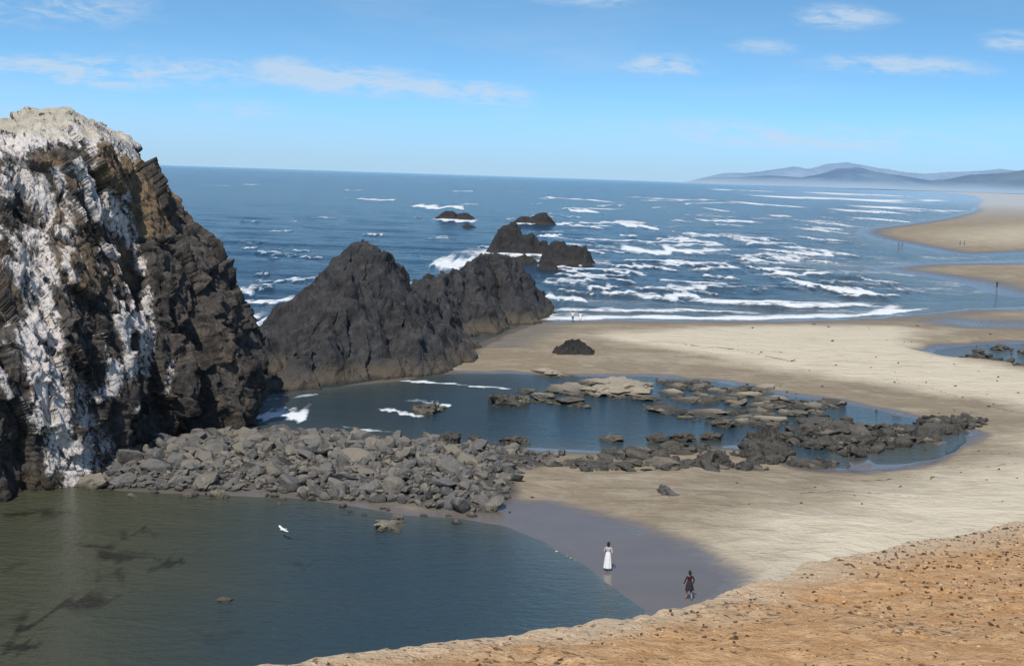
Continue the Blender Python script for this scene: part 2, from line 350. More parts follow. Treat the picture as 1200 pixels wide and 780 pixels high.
GW=GF[keep[GF].all(1)]
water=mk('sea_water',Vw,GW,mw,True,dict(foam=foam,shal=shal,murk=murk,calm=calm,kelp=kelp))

# ================= rock materials =================
def rockmat(name,dark,mid,lite,tan=(.20,.16,.11),bs=1.,wl=.9,topm=.35,attr=False,zst=.8):
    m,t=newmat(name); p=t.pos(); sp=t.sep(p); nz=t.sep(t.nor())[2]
    a=t.noise(p,.35*bs,5,.65,.3); b=t.noise(t.v('MULTIPLY',p,(1,1,zst)),1.6*bs,6,.68,.3); f=t.noise(p,7*bs,3,.7)
    c=t.mix(t.mr(a,.35,.65),dark,mid)
    c=t.mix(t.mr(b,.52,.74,0,.7),c,lite)
    c=t.mix(t.mr(b,.46,.32,0,.8),c,tuple(x*.4 for x in dark))
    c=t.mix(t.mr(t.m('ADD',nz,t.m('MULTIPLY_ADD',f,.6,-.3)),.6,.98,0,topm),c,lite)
    if attr:
        c=t.mix(t.mr(t.m('ADD',t.at('tint'),t.m('MULTIPLY_ADD',a,.4,-.2)),.3,.9),c,t.mix(f,tuple(x*.7 for x in tan),tuple(min(.7,x*1.3) for x in tan)))
    zb=t.m('ADD',sp[2],t.m('MULTIPLY_ADD',a,3.,-1.5))
    c=t.mix(t.mr(zb,wl*1.6,wl*.4,0,.6),c,tan)
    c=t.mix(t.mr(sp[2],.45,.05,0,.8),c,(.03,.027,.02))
    vor=t.n('ShaderNodeTexVoronoi'); vor.feature='DISTANCE_TO_EDGE'; vor.inputs['Scale'].default_value=.7*bs
    t.put(vor.inputs['Vector'],t.v('MULTIPLY',p,(1,1,.7)))
    cr=t.mr(vor.outputs[0],0.,.06,0,1)
    bh=t.m('ADD',t.m('MULTIPLY',b,.34/bs),t.m('MULTIPLY',f,.08/bs)); bh=t.m('ADD',bh,t.m('MULTIPLY',cr,.03/bs))
    return m,t,c,t.bump(bh,1.,1.),a,b,f,sp,nz
def fin_rock(r): r[1].out(r[2],.75,r[3],.35); return r[0]
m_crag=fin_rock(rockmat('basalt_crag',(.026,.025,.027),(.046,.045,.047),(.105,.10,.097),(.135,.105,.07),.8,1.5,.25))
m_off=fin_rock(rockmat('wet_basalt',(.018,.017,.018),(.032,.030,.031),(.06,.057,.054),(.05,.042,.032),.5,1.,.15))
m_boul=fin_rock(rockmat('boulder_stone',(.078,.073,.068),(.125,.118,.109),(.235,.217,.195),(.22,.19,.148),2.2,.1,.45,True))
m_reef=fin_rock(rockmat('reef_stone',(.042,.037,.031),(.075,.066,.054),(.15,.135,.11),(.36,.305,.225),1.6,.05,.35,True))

# ================= big guano stack =================
base=[G(-20,586),G(112,556),G(175,523),G(292,497),(-27,131),(-45,146),(-72,135),(-78,103),(-66,82),(-48,82)]
top=[P(0,164,101),P(50,149,104),P(100,143,109),P(130,155,114),(-38.5,121,26.),(-47,128,25.5),(-60,124,25),(-64,108,25),(-60,100,25),(-49,99,25)]
base=np.array(base);top=np.array(top)
def ringres(p,M):
    n=len(p); q=np.vstack([p,p[:1]]); u=np.linspace(0,n,M,endpoint=False); i=u.astype(int); f=(u-i)[:,None]
    r=q[i]*(1-f)+q[i+1]*f
    k=M//60; ker=np.hanning(2*k+1); ker/=ker.sum()
    for a in range(r.shape[1]):
        r[:,a]=np.convolve(np.concatenate([r[-k:,a],r[:,a],r[:k,a]]),ker,'valid')
    return r
Mr=900; B=ringres(base,Mr); T=ringres(top,Mr)
sv=np.linspace(-.08,1,300); prof=np.interp(sv,[0,.2,.41,.58,.72,.87,.96,1],[0,.03,.17,.37,.57,.78,.9,1])
rows=[]
for s_,pf in zip(sv,prof):
    xy=B*(1-pf)+T[:,:2]*pf; z=T[:,2]*s_
    rows.append(np.column_stack([xy,z]))
cen=T.mean(0)
for c_ in np.linspace(0.012,1,70):
    q=T*(1-c_)+cen*c_; q[:,2]+= .7*math.sin(min(c_*4,1)*math.pi/2); rows.append(q)
R=np.array(rows)
def gnorm(R):
    du=np.roll(R,-1,1)-np.roll(R,1,1); dv=np.gradient(R,axis=0); n=np.cross(du,dv); n/=np.linalg.norm(n,axis=-1,keepdims=True)+1e-9
    return n
n=gnorm(R)
ctr=R.mean((0,1)); 
if ((R[100]-ctr)*n[100]).sum()<0: n=-n
x,y,z=R[...,0],R[...,1],R[...,2]
# fracture planes dip steeply: long cells along the rib direction
al=z*.92-.38*x; ac=x*.92+.38*z
wx=.7*fbm(x/3,y/3,z/3,o=3)
disp=1.6*fbm(ac/6,y/6,al/12,o=3)+1.0*rid(ac/3.8,y/3.8,al/9,o=3,g=.5)-.3
disp+=1.3*facet((ac+wx)/3.2,(y+wx)/3.2,(al+wx)/6.5,1.,.5)+.55*facet((ac+wx)/1.2+20,(y+wx)/1.2,(al+wx)/2.4,1.1,.5)+.2*facet((ac+wx)/.55+20,(y+wx)/.55,(al+wx)/1.,1.1,.5)
disp+=.30*rid(ac/1.2+9,y/1.2,al/2.6,o=3,g=.6)+.12*fbm(x/.4,y/.4,z/.4,o=3)
fade=np.ones(len(R)); fade[270:300]=np.linspace(1,.4,30); fade[300:]=np.linspace(.4,.15,70)
R2=R+n*(disp*fade[:,None])[...,None]
Vr=R2.reshape(-1,3)
gx,gz=R2[...,0],R2[...,2]
def face(a,b):
    D=87+max(a,0)*.07+max(0,(560-b)/400)*12; q=P(a,b,D); return q[0],q[2]
def stroke(pts,wd):
    q=np.array([face(*p_) for p_ in pts]); dd=np.full(gx.shape,1e9)
    for (x0,z0),(x1,z1) in zip(q[:-1],q[1:]):
        ex,ez=x1-x0,z1-z0; tt=np.clip(((gx-x0)*ex+(gz-z0)*ez)/(ex*ex+ez*ez),0,1)
        dd=np.minimum(dd,np.hypot(gx-x0-ex*tt,gz-z0-ez*tt))
    return np.exp(-(dd/wd)**2)
gu=np.zeros_like(gx)
for pts,wd,st in [([(-60,175),(0,170),(60,160),(115,148)],1.2,1.),([(-60,220),(10,210),(50,228)],1.0,1.),([(50,215),(62,262),(85,330),(103,400),(117,470),(126,540)],.78,1.05),
    ([(118,150),(120,220),(142,290),(164,350),(170,400),(156,445)],.52,1.),([(-10,240),(28,300),(52,400),(70,450)],.28,.55),
    ([(200,425),(188,465)],.4,.5),([(80,200),(95,260),(118,320)],.45,.65),([(0,260),(25,275)],.4,.8),([(104,440),(108,520)],.9,.7),([(20,160),(30,205)],.8,.7)]:
    gu=np.maximum(gu,stroke(pts,wd)*st)
och=np.zeros_like(gx)
for pts,wd,st in [([(120,145),(140,210),(165,270)],1.4,1.),([(30,145),(110,135)],.7,.7),([(90,250),(125,330)],1.6,.85),([(60,180),(100,210)],1.5,.8),([(250,380),(262,420),(270,440)],.9,.6),([(10,420),(40,520)],2,.35),([(0,330),(30,380)],2,.5),([(40,280),(60,340)],1.5,.6)]:
    och=np.maximum(och,stroke(pts,wd)*st)
gu=gu*(1+.45*np.clip(disp*.5,-1,1))
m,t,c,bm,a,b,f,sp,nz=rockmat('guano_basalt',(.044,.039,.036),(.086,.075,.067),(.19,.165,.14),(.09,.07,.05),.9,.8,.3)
p=t.pos()
psx=t.sep(p); rc=t.n('ShaderNodeCombineXYZ')
t.put(rc.inputs[0],t.m('MULTIPLY_ADD',psx[2],.35,psx[0])); t.put(rc.inputs[1],psx[1]); t.put(rc.inputs[2],t.m('MULTIPLY',psx[2],.42))
g1=t.noise(rc.outputs[0],1.25,6,.74,.7)
g2=t.noise(p,3.2,4,.7,.4)
c=t.mix(t.mr(t.m('MULTIPLY',t.at('ochre'),t.m('MULTIPLY_ADD',g1,2.,-.3)),.3,.8,0,.75),c,t.mix(g2,(.21,.13,.065),(.36,.25,.145)))
c=t.mix(t.mr(t.noise(rc.outputs[0],.9,5,.7,.5),.50,.7,0,.55),c,(.18,.14,.10))
gv=t.m('MULTIPLY',t.at('guano'),t.m('MULTIPLY_ADD',g1,4.8,t.m('MULTIPLY_ADD',g2,2.4,-2.75)))
gm=t.mr(gv,.25,.8)
spk=t.mr(g1,.66,.77,0,.5); gm=t.m('MAXIMUM',gm,t.m('MULTIPLY',spk,t.mr(sp[2],10.,22.)))
c=t.mix(gm,c,t.mix(g2,(.50,.42,.37),(.82,.77,.73)))
c=t.mix(t.mr(t.m('MULTIPLY',t.mr(nz,.3,.75),t.mr(sp[2],24.,26.)),.1,.7,0,.85),c,t.mix(g1,(.36,.31,.22),(.70,.64,.54)))
t.out(c,.88,bm,.2)
big=mk('sea_stack',Vr,gridfaces(len(R),Mr,True)[:,::-1],m,True,dict(guano=gu,ochre=och))

# ================= crags (heightfield ridges) =================
def crag(name,ridges,res,slope=1.05,amp=1.,mat=m_crag,warp=1.2,seed=0.,fs=.7):
    A=np.concatenate([np.array(r[0]) for r in ridges]); zm=A[:,2].max(); pad=zm/slope*1.2+2
    xs=np.arange(A[:,0].min()-pad,A[:,0].max()+pad,res); yy=np.arange(A[:,1].min()-pad,A[:,1].max()+pad,res)
    Y,X=np.meshgrid(yy,xs,indexing='ij'); s=seed
    L=max(zm,2.)
    Xn=X+warp*fbm(X/(L*.35)+s,Y/(L*.35),o=4)*L*.12; Yn=Y+warp*fbm(X/(L*.35)+40+s,Y/(L*.35),o=4)*L*.12
    hh=np.full(X.shape,-99.)
    for pts,slp in ridges:
        for (x0,y0,z0),(x1,y1,z1) in zip(pts[:-1],pts[1:]):
            ex,ey=x1-x0,y1-y0; tt=np.clip(((Xn-x0)*ex+(Yn-y0)*ey)/(ex*ex+ey*ey+1e-9),0,1)
            dd=np.hypot(Xn-x0-ex*tt,Yn-y0-ey*tt); zz_=z0+(z1-z0)*tt
            hh=np.maximum(hh,zz_-slp*(np.sqrt(dd*dd+.5*L*.08)-math.sqrt(.5*L*.08)))
    k=amp*L
    up=sst(-.5,L*.35,hh); q3=hh*.6
    f1=facet(X/(L*.22)+s,Y/(L*.22),q3/(L*.22),.9,.5); f2=facet(X/(L*.09)+s,Y/(L*.09)+4,q3/(L*.09),1.0,.5)
    hh=hh+k*(.07*fbm(X/(L*.5)+s,Y/(L*.5),o=3)+.05*rid(X/(L*.22)+s,Y/(L*.3),o=3,g=.5)+.10*f1*fs)*(.35+.65*up)+k*.030*f2*(.5+.5*up)+k*.011*rid(X/(L*.05),Y/(L*.05)+s,o=2,g=.6)
    dx=.05*k*(fbm(X/(L*.15),Y/(L*.15),hh/(L*.15),o=3)+.6*f1); dy=.05*k*fbm(X/(L*.15)+9,Y/(L*.15),hh/(L*.15),o=3)
    Vc=np.stack([X+dx,Y+dy,np.maximum(hh,-1.2)],-1).reshape(-1,3)
    Fc=gridfaces(*X.shape); ok=(hh.ravel()[Fc]>-1.1).any(1); Fc=Fc[ok]
    us=np.unique(Fc); mp=np.zeros(len(Vc),int); mp[us]=np.arange(len(us))
    return mk(name,Vc[us],mp[Fc],mat,True)
crag('sea_crag',[([P(272,412,141),P(300,400,147),P(330,374,151),P(352,347,153),P(378,318,155),P(396,305,155.5),P(408,298,156),P(416,286,156.5),P(424,281,157),P(434,289,157.5),P(446,299,158.5),P(458,315,160),P(475,332,163),P(495,348,166),P(520,372,171)],1.25),
   ([P(400,303,156),P(400,345,149),P(370,400,141),P(335,437,134),P(312,455,131)],1.1),
   ([P(440,300,158),P(470,360,152),P(478,400,147),P(440,430,143)],1.2),
   ([P(490,350,165),P(515,385,160),P(505,405,158)],1.3)],.14,seed=3)
crag('sea_crag',[([P(452,340,182),P(480,328,187),P(515,326,191),P(545,321,196),P(558,305,205),P(568,297,209),P(582,295,211),P(598,306,213),P(612,322,215),P(622,333,217),P(628,350,219)],1.5),
   ([P(515,326,191),P(520,355,182),P(530,385,176)],1.2),([P(548,322,196),P(562,352,190),P(575,378,187)],1.3),([P(580,300,211),P(602,342,203),P(612,356,204)],1.3)],.18,seed=11)
crag('sea_crag',[([P(225,455,124),P(262,412,128),P(285,418,130),P(298,445,128)],1.6),([P(262,412,128),P(268,450,122),P(290,475,121)],1.4)],.13,seed=23)
crag('offshore_rock',[([P(574,294,380),P(582,277,381),P(590,265,383),P(604,262,383),P(611,271,382)],2.2),([P(606,278,380),P(622,276,380),P(632,281,380),P(640,282,380),P(645,292,380)],1.6)],.3,seed=31,mat=m_off)
crag('offshore_rock',[([P(641,293,350),P(648,283,351),P(660,283,351),P(666,290,350),P(675,287,350),P(685,289,350),P(690,300,350)],2.),([P(650,302,345),P(686,303,343)],1.2)],.26,seed=37,mat=m_off)
crag('offshore_rock',[([P(629,316,322),P(636,306,322),P(648,306,322),P(654,315,322)],1.6)],.17,seed=41,mat=m_off)
crag('offshore_rock',[([P(604,302,345),P(614,298,345),P(624,302,345)],1.3)],.2,seed=61,mat=m_off)
crag('offshore_rock',[([P(512,254,662),P(520,248,663),P(530,247,663),P(536,251,663),P(545,249,663),P(556,255,662)],1.2)],.5,seed=43,mat=m_off)
crag('offshore_rock',[([P(539,266,570),P(548,262,570),P(558,266,570)],1.)],.4,seed=47,mat=m_off)
crag('offshore_rock',[([P(600,260,625),P(612,254,626),P(622,255,626),P(632,250,627),P(640,250,627),P(646,260,625)],1.2)],.5,seed=53,mat=m_off)
crag('beach_rock',[([P(656,405,165),P(664,400,165.5),P(672,397,165.5),P(683,401,165),P(690,406,165)],1.8),([P(660,408,163.8),P(688,408,163.8)],1.6)],.06,seed=59,fs=1.1,amp=1.2,mat=m_off)

# ================= boulders =================
def ico(sub):
    bm=bmesh.new(); bmesh.ops.create_icosphere(bm,subdivisions=sub,radius=1)
    V=np.array([v.co[:] for v in bm.verts]); Fc=np.array([[v.index for v in f.verts] for f in bm.faces]); bm.free(); return V,Fc
ICO={k:ico(k) for k in (1,2,3,4)}
def boulder(sub,npl=13,lo=.42,hi=.88,ns=.07):
    V,Fc=ICO[sub]; V=V.copy()
    for k in range(npl):
        nn=rng.normal(size=3); nn/=np.linalg.norm(nn); o=rng.uniform(lo,hi); V-=np.maximum(V@nn-o,0)[:,None]*nn
    o=rng.uniform(0,50); f=1+ns*fbm(V[:,0]*3+o,V[:,1]*3,V[:,2]*3,o=3); return V*f[:,None],Fc
LIB={k:[boulder(k) for _ in range(18)] for k in (1,2,3)}
def slabrock():
    V,Fc=boulder(4,14,.5,.95,.22); f=facet(V[:,0]*2.4+rng.uniform(0,40),V[:,1]*2.4,V[:,2]*2,1.1,.8); V=V*(1+.22*f)[:,None]
    th_=np.arctan2(V[:,1],V[:,0]); o=rng.uniform(0,50); V[:,:2]*=(1+.45*fbm(np.cos(th_)*1.8+o,np.sin(th_)*1.8,o=3))[:,None]; return V,Fc
LIB[4]=[slabrock() for _ in range(14)]
class Acc:
    def __init__(s): s.V=[];s.F=[];s.T=[];s.n=0
    def add(s,sub,loc,sc,tint=.3,yaw=None,tilt=.3):
        V,Fc=LIB[sub][rng.integers(len(LIB[sub]))]
        yaw=rng.uniform(0,6.28) if yaw is None else yaw
        ax=rng.normal(size=2)*tilt
        Rm=np.array(Matrix.Rotation(yaw,3,'Z')@Matrix.Rotation(ax[0],3,'X')@Matrix.Rotation(ax[1],3,'Y'))
        W=(V*np.array(sc))@Rm.T+np.array(loc); s.V.append(W); s.F.append(Fc+s.n); s.T.append(np.full(len(V),tint)); s.n+=len(V)
    def make(s,name,mat,smooth=False): return mk(name,np.concatenate(s.V),np.concatenate(s.F),mat,smooth,dict(tint=np.concatenate(s.T)))
def inpoly(poly,n):
    p=np.array(poly); out=[]
    while len(out)<n:
        q=rng.uniform(p.min(0),p.max(0),size=(4000,2)); dd=sdf(poly,q[:,0],q[:,1]); q=q[dd<0]; dd=dd[dd<0]; out+=[(a[0],a[1],b) for a,b in zip(q,dd)]
    return out[:n]
def zg(x_,y_):
    j=np.searchsorted(ys,y_); i=np.searchsorted(ts,x_/y_); return max(float(h[j,i]),0.0)
bp=Acc()
for x_,y_,dd_ in inpoly(PILE,4300):
    east=np.clip((x_+12)/14,0,1)
    if rng.random()<.6*east: continue
    r=min(float(rng.lognormal(-1.35,.58)),1.15)*(1-.2*east)
    hg=zg(x_,y_)
    bp.add(3 if r>.6 else 2,(x_,y_,hg+r*.2),(r*rng.uniform(.9,1.6),r*rng.uniform(.7,1.1),r*rng.uniform(.45,.85)),rng.uniform(0,.95)**1.4,tilt=.35)
for k in range(620): # outliers round the pile
    a=rng.uniform(120,720); b=rng.uniform(500,615); X_,Y_=G(a,b); dd_=float(sdf(PILE,np.array([X_]),np.array([Y_]))[0])
    if 0<dd_<3.2 and rng.random()<math.exp(-dd_/1.3): r=rng.uniform(.12,.45); bp.add(2,(X_,Y_,zg(X_,Y_)+.02),(r*1.3,r,r*.7),rng.uniform(0,.6))
bp.make('boulder_pile',m_boul)
rf=Acc()
def slab(a,b,wpx,hm,tint,asp=.7,sub=4,dz=0):
    X_,Y_=G(a,b); wm=wpx*Y_/FP/2; rf.add(sub,(X_,Y_+wm*asp*.5,dz),(wm,wm*asp*1.2,hm),tint,yaw=rng.uniform(-.3,.3),tilt=.06)
for s_ in [(598,474,54,1.5,.2),(585,472,30,1.1,.3),(612,473,24,.8,.5),(497,484,44,.8,.45),(510,481,26,.6,.6),(652,440,52,.55,.95),(636,436,30,.4,.9),(730,462,84,.9,.85,1.2),(700,463,50,.7,.8,1.1),(668,460,58,.65,.7,1.),(752,452,50,.5,.9,1.),(715,452,60,.5,.95,1.),(690,449,40,.4,.9),
   (524,524,36,1.5,.15),(554,523,22,1.1,.2),(505,523,20,.8,.3),(878,458,22,.8,.1),(820,455,30,.4,.6),(935,487,34,.6,.5),(895,470,44,.4,.5),(960,500,60,.5,.35,1),(1000,505,50,.6,.2,.8),(905,478,40,.45,.6),
   (850,500,40,.5,.4),(800,517,40,.6,.25),(770,519,26,.8,.1),(715,516,34,.45,.45),(832,515,34,.8,.15),(640,466,34,.4,.6),(615,460,30,.4,.4),(1030,512,40,.5,.2),(560,527,16,.6,.2),(600,520,40,.5,.3),(755,468,60,.3,.6),(800,470,50,.25,.6),(850,468,40,.3,.5),(820,485,60,.2,.7),(880,492,60,.25,.5)]:
    slab(*s_)
REEF=GL([(640,548),(650,534),(700,532),(760,526),(850,520),(900,505),(960,500),(1040,500),(1090,490),(1155,494),(1145,508),(1060,522),(990,540),(960,550),(880,554),(760,556),(690,556)])
rn=lambda x_,y_:float(fbm(np.array([x_/5.]),np.array([y_/5.]),o=2)[0])
for x_,y_,dd_ in inpoly(REEF,1900):
    if rn(x_,y_)<-.2: continue
    r=float(rng.lognormal(-1.3,.62)); r=min(r,1.4)
    fl=rng.uniform(.3,.85); rf.add(3 if r>.3 else 2,(x_,y_,zg(x_,y_)*.8+.08),(r*1.4,r*1.1,r*fl),rng.uniform(0,.5),tilt=.25)
R2_=GL([(865,545),(880,515),(920,512),(930,545)])
for x_,y_,dd_ in inpoly(R2_,90):
    r=rng.uniform(.3,1.); rf.add(3,(x_,y_,.2),(r*1.1,r,r*rng.uniform(.6,1.1)),rng.uniform(0,.3))
slab(902,519,34,2.2,.1,.6); slab(895,522,20,1.8,.1,.6); slab(775,552,60,.9,.5,.6); slab(730,549,50,.8,.55,.7); slab(840,547,50,1.,.2); slab(700,543,40,.7,.6); slab(812,548,40,.8,.4)
R3_=GL([(1120,428),(1150,408),(1260,402),(1260,436),(1180,430)])
for x_,y_,dd_ in inpoly(R3_,260):
    if rn(x_,y_)<-.1: continue
    r=rng.uniform(.2,.8); rf.add(3,(x_,y_,.12),(r*1.6,r*1.2,r*.4),rng.uniform(0,.3))
R5_=GL([(1060,505),(1080,490),(1150,490),(1150,503),(1090,515)])
for x_,y_,dd_ in inpoly(R5_,160):
    r=rng.uniform(.12,.5); rf.add(2,(x_,y_,zg(x_,y_)+.03),(r*1.6,r*1.2,r*.5),rng.uniform(0,.3))
R4_=GL([(620,470),(640,462),(760,443),(900,455),(1000,480),(1000,500),(880,500),(760,490)])
for x_,y_,dd_ in inpoly(R4_,900):
    if rn(x_+30,y_)<-.03: continue
    r=float(min(rng.lognormal(-1.35,.65),1.4)); rf.add(3 if r>.3 else 2,(x_,y_,.0),(r*1.7,r*1.5,r*.4+.05),rng.uniform(.1,.95),tilt=.15)
for k in range(110):
    a=rng.uniform(860,1200); b=rng.uniform(380,600); X_,Y_=G(a,b); r=rng.uniform(.06,.2)*Y_/130; rf.add(2,(X_,Y_,zg(X_,Y_)),(r*1.4,r,r*.7),rng.uniform(0,.5))
rf.make('tide_pool_reef',m_reef)
def single(name,a,b,w_,hm,tint,mat,asp=.7,sub=4,z=0.):
    q=Acc(); X_,Y_=G(a,b); wm=w_*Y_/FP/2; q.add(sub,(X_,Y_+wm*asp*.4,z),(wm,wm*asp,hm),tint,yaw=rng.uniform(-.2,.2),tilt=.08); return q.make(name,mat)
single('shore_rock',102,572,44,1.,.8,m_boul,.7); single('shore_rock',219,583,14,.4,.9,m_boul); single('shore_rock',258,583,24,.8,.8,m_boul)
single('shore_rock',457,617,42,.4,1.1,m_reef,1.3); single('shore_rock',466,608,20,.3,1.,m_reef,1.); single('shore_rock',262,703,24,.14,1.2,m_reef,.7)
single('beach_rock',783,587,28,.8,.1,m_boul,.7,4,.35); single('beach_rock',687,556,16,.5,.3,m_boul,.7,4,.4); single('beach_rock',1195,436,24,.8,.1,m_reef,.7,4,.4)

# ================= hills =================
def hills(name,prof_,Y0,th,mat,amp):
    q=[P(a,b,Y0) for a,b in prof_]; xs=np.linspace(q[0][0],q[-1][0],700); hz_=np.interp(xs,[k[0] for k in q],[k[2] for k in q])
    hz_=hz_*(1+.10*fbm(xs/(th*.25),xs*0,o=5,g=.6))
    yy=np.linspace(-1,1,60)*th; Y,X=np.meshgrid(yy,xs,indexing='ij')
    env=np.exp(-(Y/th*1.9)**2); z=hz_[None]*env*(1+.12*rid(X/(th*.5),Y/(th*.4),o=4)*(1-env*.6))+amp*fbm(X/(th*.1),Y/(th*.1),o=4)*.3*env-3
    return mk(name,np.stack([X,Y+Y0,z],-1).reshape(-1,3),gridfaces(*X.shape),mat,True)
def hillmat(name,a,b,hz,zt,haze_cut=.55):
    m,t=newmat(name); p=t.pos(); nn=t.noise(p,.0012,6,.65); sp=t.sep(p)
    thin_haze=t.mr(sp[0],7000.,9500.,0,haze_cut)  # right-hand end painted darker, as if seen through less haze
    c=t.mix(t.mr(nn,.4,.6),a,b); c=t.mix(thin_haze,c,(.13,.18,.215))
    c=t.mix(t.mr(sp[2],zt,0.,0,.85),c,hz); t.out(c,1.,None,0.); return m  # bluish air haze painted into the hill colours, palest at the foot
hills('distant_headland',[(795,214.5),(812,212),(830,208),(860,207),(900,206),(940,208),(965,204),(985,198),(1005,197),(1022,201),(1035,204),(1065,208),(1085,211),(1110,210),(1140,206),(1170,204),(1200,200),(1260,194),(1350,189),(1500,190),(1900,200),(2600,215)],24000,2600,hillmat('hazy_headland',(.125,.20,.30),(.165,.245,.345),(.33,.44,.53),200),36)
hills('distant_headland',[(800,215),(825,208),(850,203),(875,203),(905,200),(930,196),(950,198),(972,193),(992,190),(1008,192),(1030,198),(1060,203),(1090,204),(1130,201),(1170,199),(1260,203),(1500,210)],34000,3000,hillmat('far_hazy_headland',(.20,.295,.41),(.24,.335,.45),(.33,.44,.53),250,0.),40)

# ================= headland in front =================
SL=.211; Z0=21.3
def GH(a,b):
    dd=ray(a,b); tt=(Z0-H)/(dd[2]+SL*dd[1]); return (dd[0]*tt,dd[1]*tt)
edge=[(0,848),(200,806),(330,781),(480,757),(600,742),(740,723),(800,711),(860,692),(960,662),(1080,634),(1200,612),(1300,602),(1380,596)]
HP=[GH(*e) for e in edge]; HP=[(-14,-12),(-10,0),(-6,5.5)]+HP+[(HP[-1][0]+30,HP[-1][1]),(95,-12)]
xs=np.concatenate([np.arange(-22,-4,.25),np.arange(-4,22,.055),np.arange(22,80,.2)]); yy=np.concatenate([np.arange(-12,6,.25),np.arange(6,26,.06),np.arange(26,82,.2)])
Y,X=np.meshgrid(yy,xs,indexing='ij')
dh=sdf(HP,X+.25*fbm(X/1.5,Y/1.5,o=3),Y+.3*fbm(X/1.5+7,Y/1.5,o=3))
pl=Z0-SL*Y
o_=np.maximum(dh,0)
zh=pl+.12*fbm(X/3.5,Y/3.5,o=3)*sst(8,14,Y)+.04*fbm(X/.5,Y/.5,o=3)+.018*rid(X/.16,Y/.16,o=2)+.03*facet(X/.5,Y/.5,X*0,1.,.4)-1.0*o_-.22*o_**1.7
zh+=1.2*rid(X/4,Y/4,zh/5,o=4)*sst(.8,5,o_)
zh=np.maximum(zh,-1.5)
mh,t=newmat('sandstone'); p=t.pos()
n1=t.noise(p,.35,5,.6); n2=t.noise(p,3.0,6,.7,.3); n3=t.noise(p,22,4,.72); n4=t.noise(p,9,4,.7)
c=t.mix(t.mr(n2,.35,.65),(.49,.265,.115),(.64,.40,.21))
c=t.mix(t.mr(n1,.5,.75,0,.4),c,(.64,.47,.29))
ed=t.at('rim'); c=t.mix(t.m('MULTIPLY',ed,.7),c,(.64,.52,.37))
c=t.mix(t.mr(n3,.56,.66,0,.75),c,(.27,.145,.065))
c=t.mix(t.mr(t.m('ADD',n4,t.m('MULTIPLY_ADD',n1,.45,-.225)),.59,.65,0,.85),c,(.13,.08,.045))
c=t.mix(t.mr(n3,.40,.32,0,.6),c,(.72,.54,.36))
bh=t.m('ADD',t.m('MULTIPLY',n2,.09),t.m('ADD',t.m('MULTIPLY',n3,.025),t.m('MULTIPLY',n4,.05)))
t.out(c,.95,t.bump(bh),.1)
mk('sandstone_headland',np.stack([X,Y,zh],-1).reshape(-1,3),gridfaces(*X.shape),mh,True,dict(rim=sst(-1.0*np.clip(Y/12,.6,3),-.05,dh+.5*fbm(X/1.2,Y/1.2,o=3))))
pe=Acc(); pd=Acc()
def zat(x_,y_):
    i=np.clip(np.searchsorted(yy,y_),0,len(yy)-1); j=np.clip(np.searchsorted(xs,x_),0,len(xs)-1); return zh[i,j]
qx=rng.uniform(-3,19,34000); qy=6+rng.uniform(0,1,34000)**1.3*32
qd=sdf(HP,qx,qy); cl_=fbm(qx/1.4,qy/1.4,o=3)
for x_,y_,d_,c_ in zip(qx,qy,qd,cl_):
    if d_>-.05 or abs(x_)/y_>.5 or rng.random()>.45+.9*c_+.04*(x_-3): continue
    r=min(float(rng.lognormal(-4.3,.42)),.035)*(1+.035*(y_-8)); z_=zat(x_,y_)
    if rng.random()<.65: pd.add(1,(x_,y_,z_+r*.3),(r*1.7,r,r*.7),rng.uniform(0,.6))
    else: pe.add(1,(x_,y_,z_+r*.3),(r*1.3,r,r*.8),rng.uniform(.3,1.))
mp1,t=newmat('pebble_stone'); t.out(t.mix(t.at('tint'),(.22,.13,.07),(.58,.40,.24)),.95)
mp2,t=newmat('dry_plant_litter'); t.out(t.mix(t.at('tint'),(.07,.045,.025),(.20,.12,.06)),.95)
pe.make('pebbles',mp1); pd.make('dry_plant_litter',mp2)

# ================= people =================
def skinned(name,verts,edges,rad,mats,labels,parent,sub=2):
    m=bpy.data.meshes.new(name); m.from_pydata(verts,edges,[]); o=bpy.data.objects.new(name,m); S.collection.objects.link(o)
    bpy.context.view_layer.objects.active=o
    md=o.modifiers.new('s','SKIN'); sk=m.skin_vertices[0].data
    for i,r in enumerate(rad): sk[i].radius=r if isinstance(r,tuple) else (r,r); sk[i].use_root=(i==0)
    md.use_smooth_shade=True; md2=o.modifiers.new('u','SUBSURF'); md2.levels=sub; md2.render_levels=sub
    dg=bpy.context.evaluated_depsgraph_get(); dg.update(); nm=bpy.data.meshes.new_from_object(o.evaluated_get(dg))
    o.modifiers.clear(); o.data=nm; nm.materials.clear()
    for q in mats: nm.materials.append(q)
    Va=[Vector(v) for v in verts]
    for f in nm.polygons:
        f.use_smooth=True; c=f.center; best=1e9; bi=0
        for k,(a,b) in enumerate(edges):
            e=Va[b]-Va[a]; tt=max(0,min(1,(c-Va[a]).dot(e)/max(e.length_squared,1e-9))); dd=(c-Va[a]-e*tt).length
            if dd<best: best=dd; bi=k
        f.material_index=labels[bi]
    o.parent=parent; return o
hairm=plain('dark_hair',(.03,.02,.015)); skinm=plain('skin',(.42,.26,.19),.6)
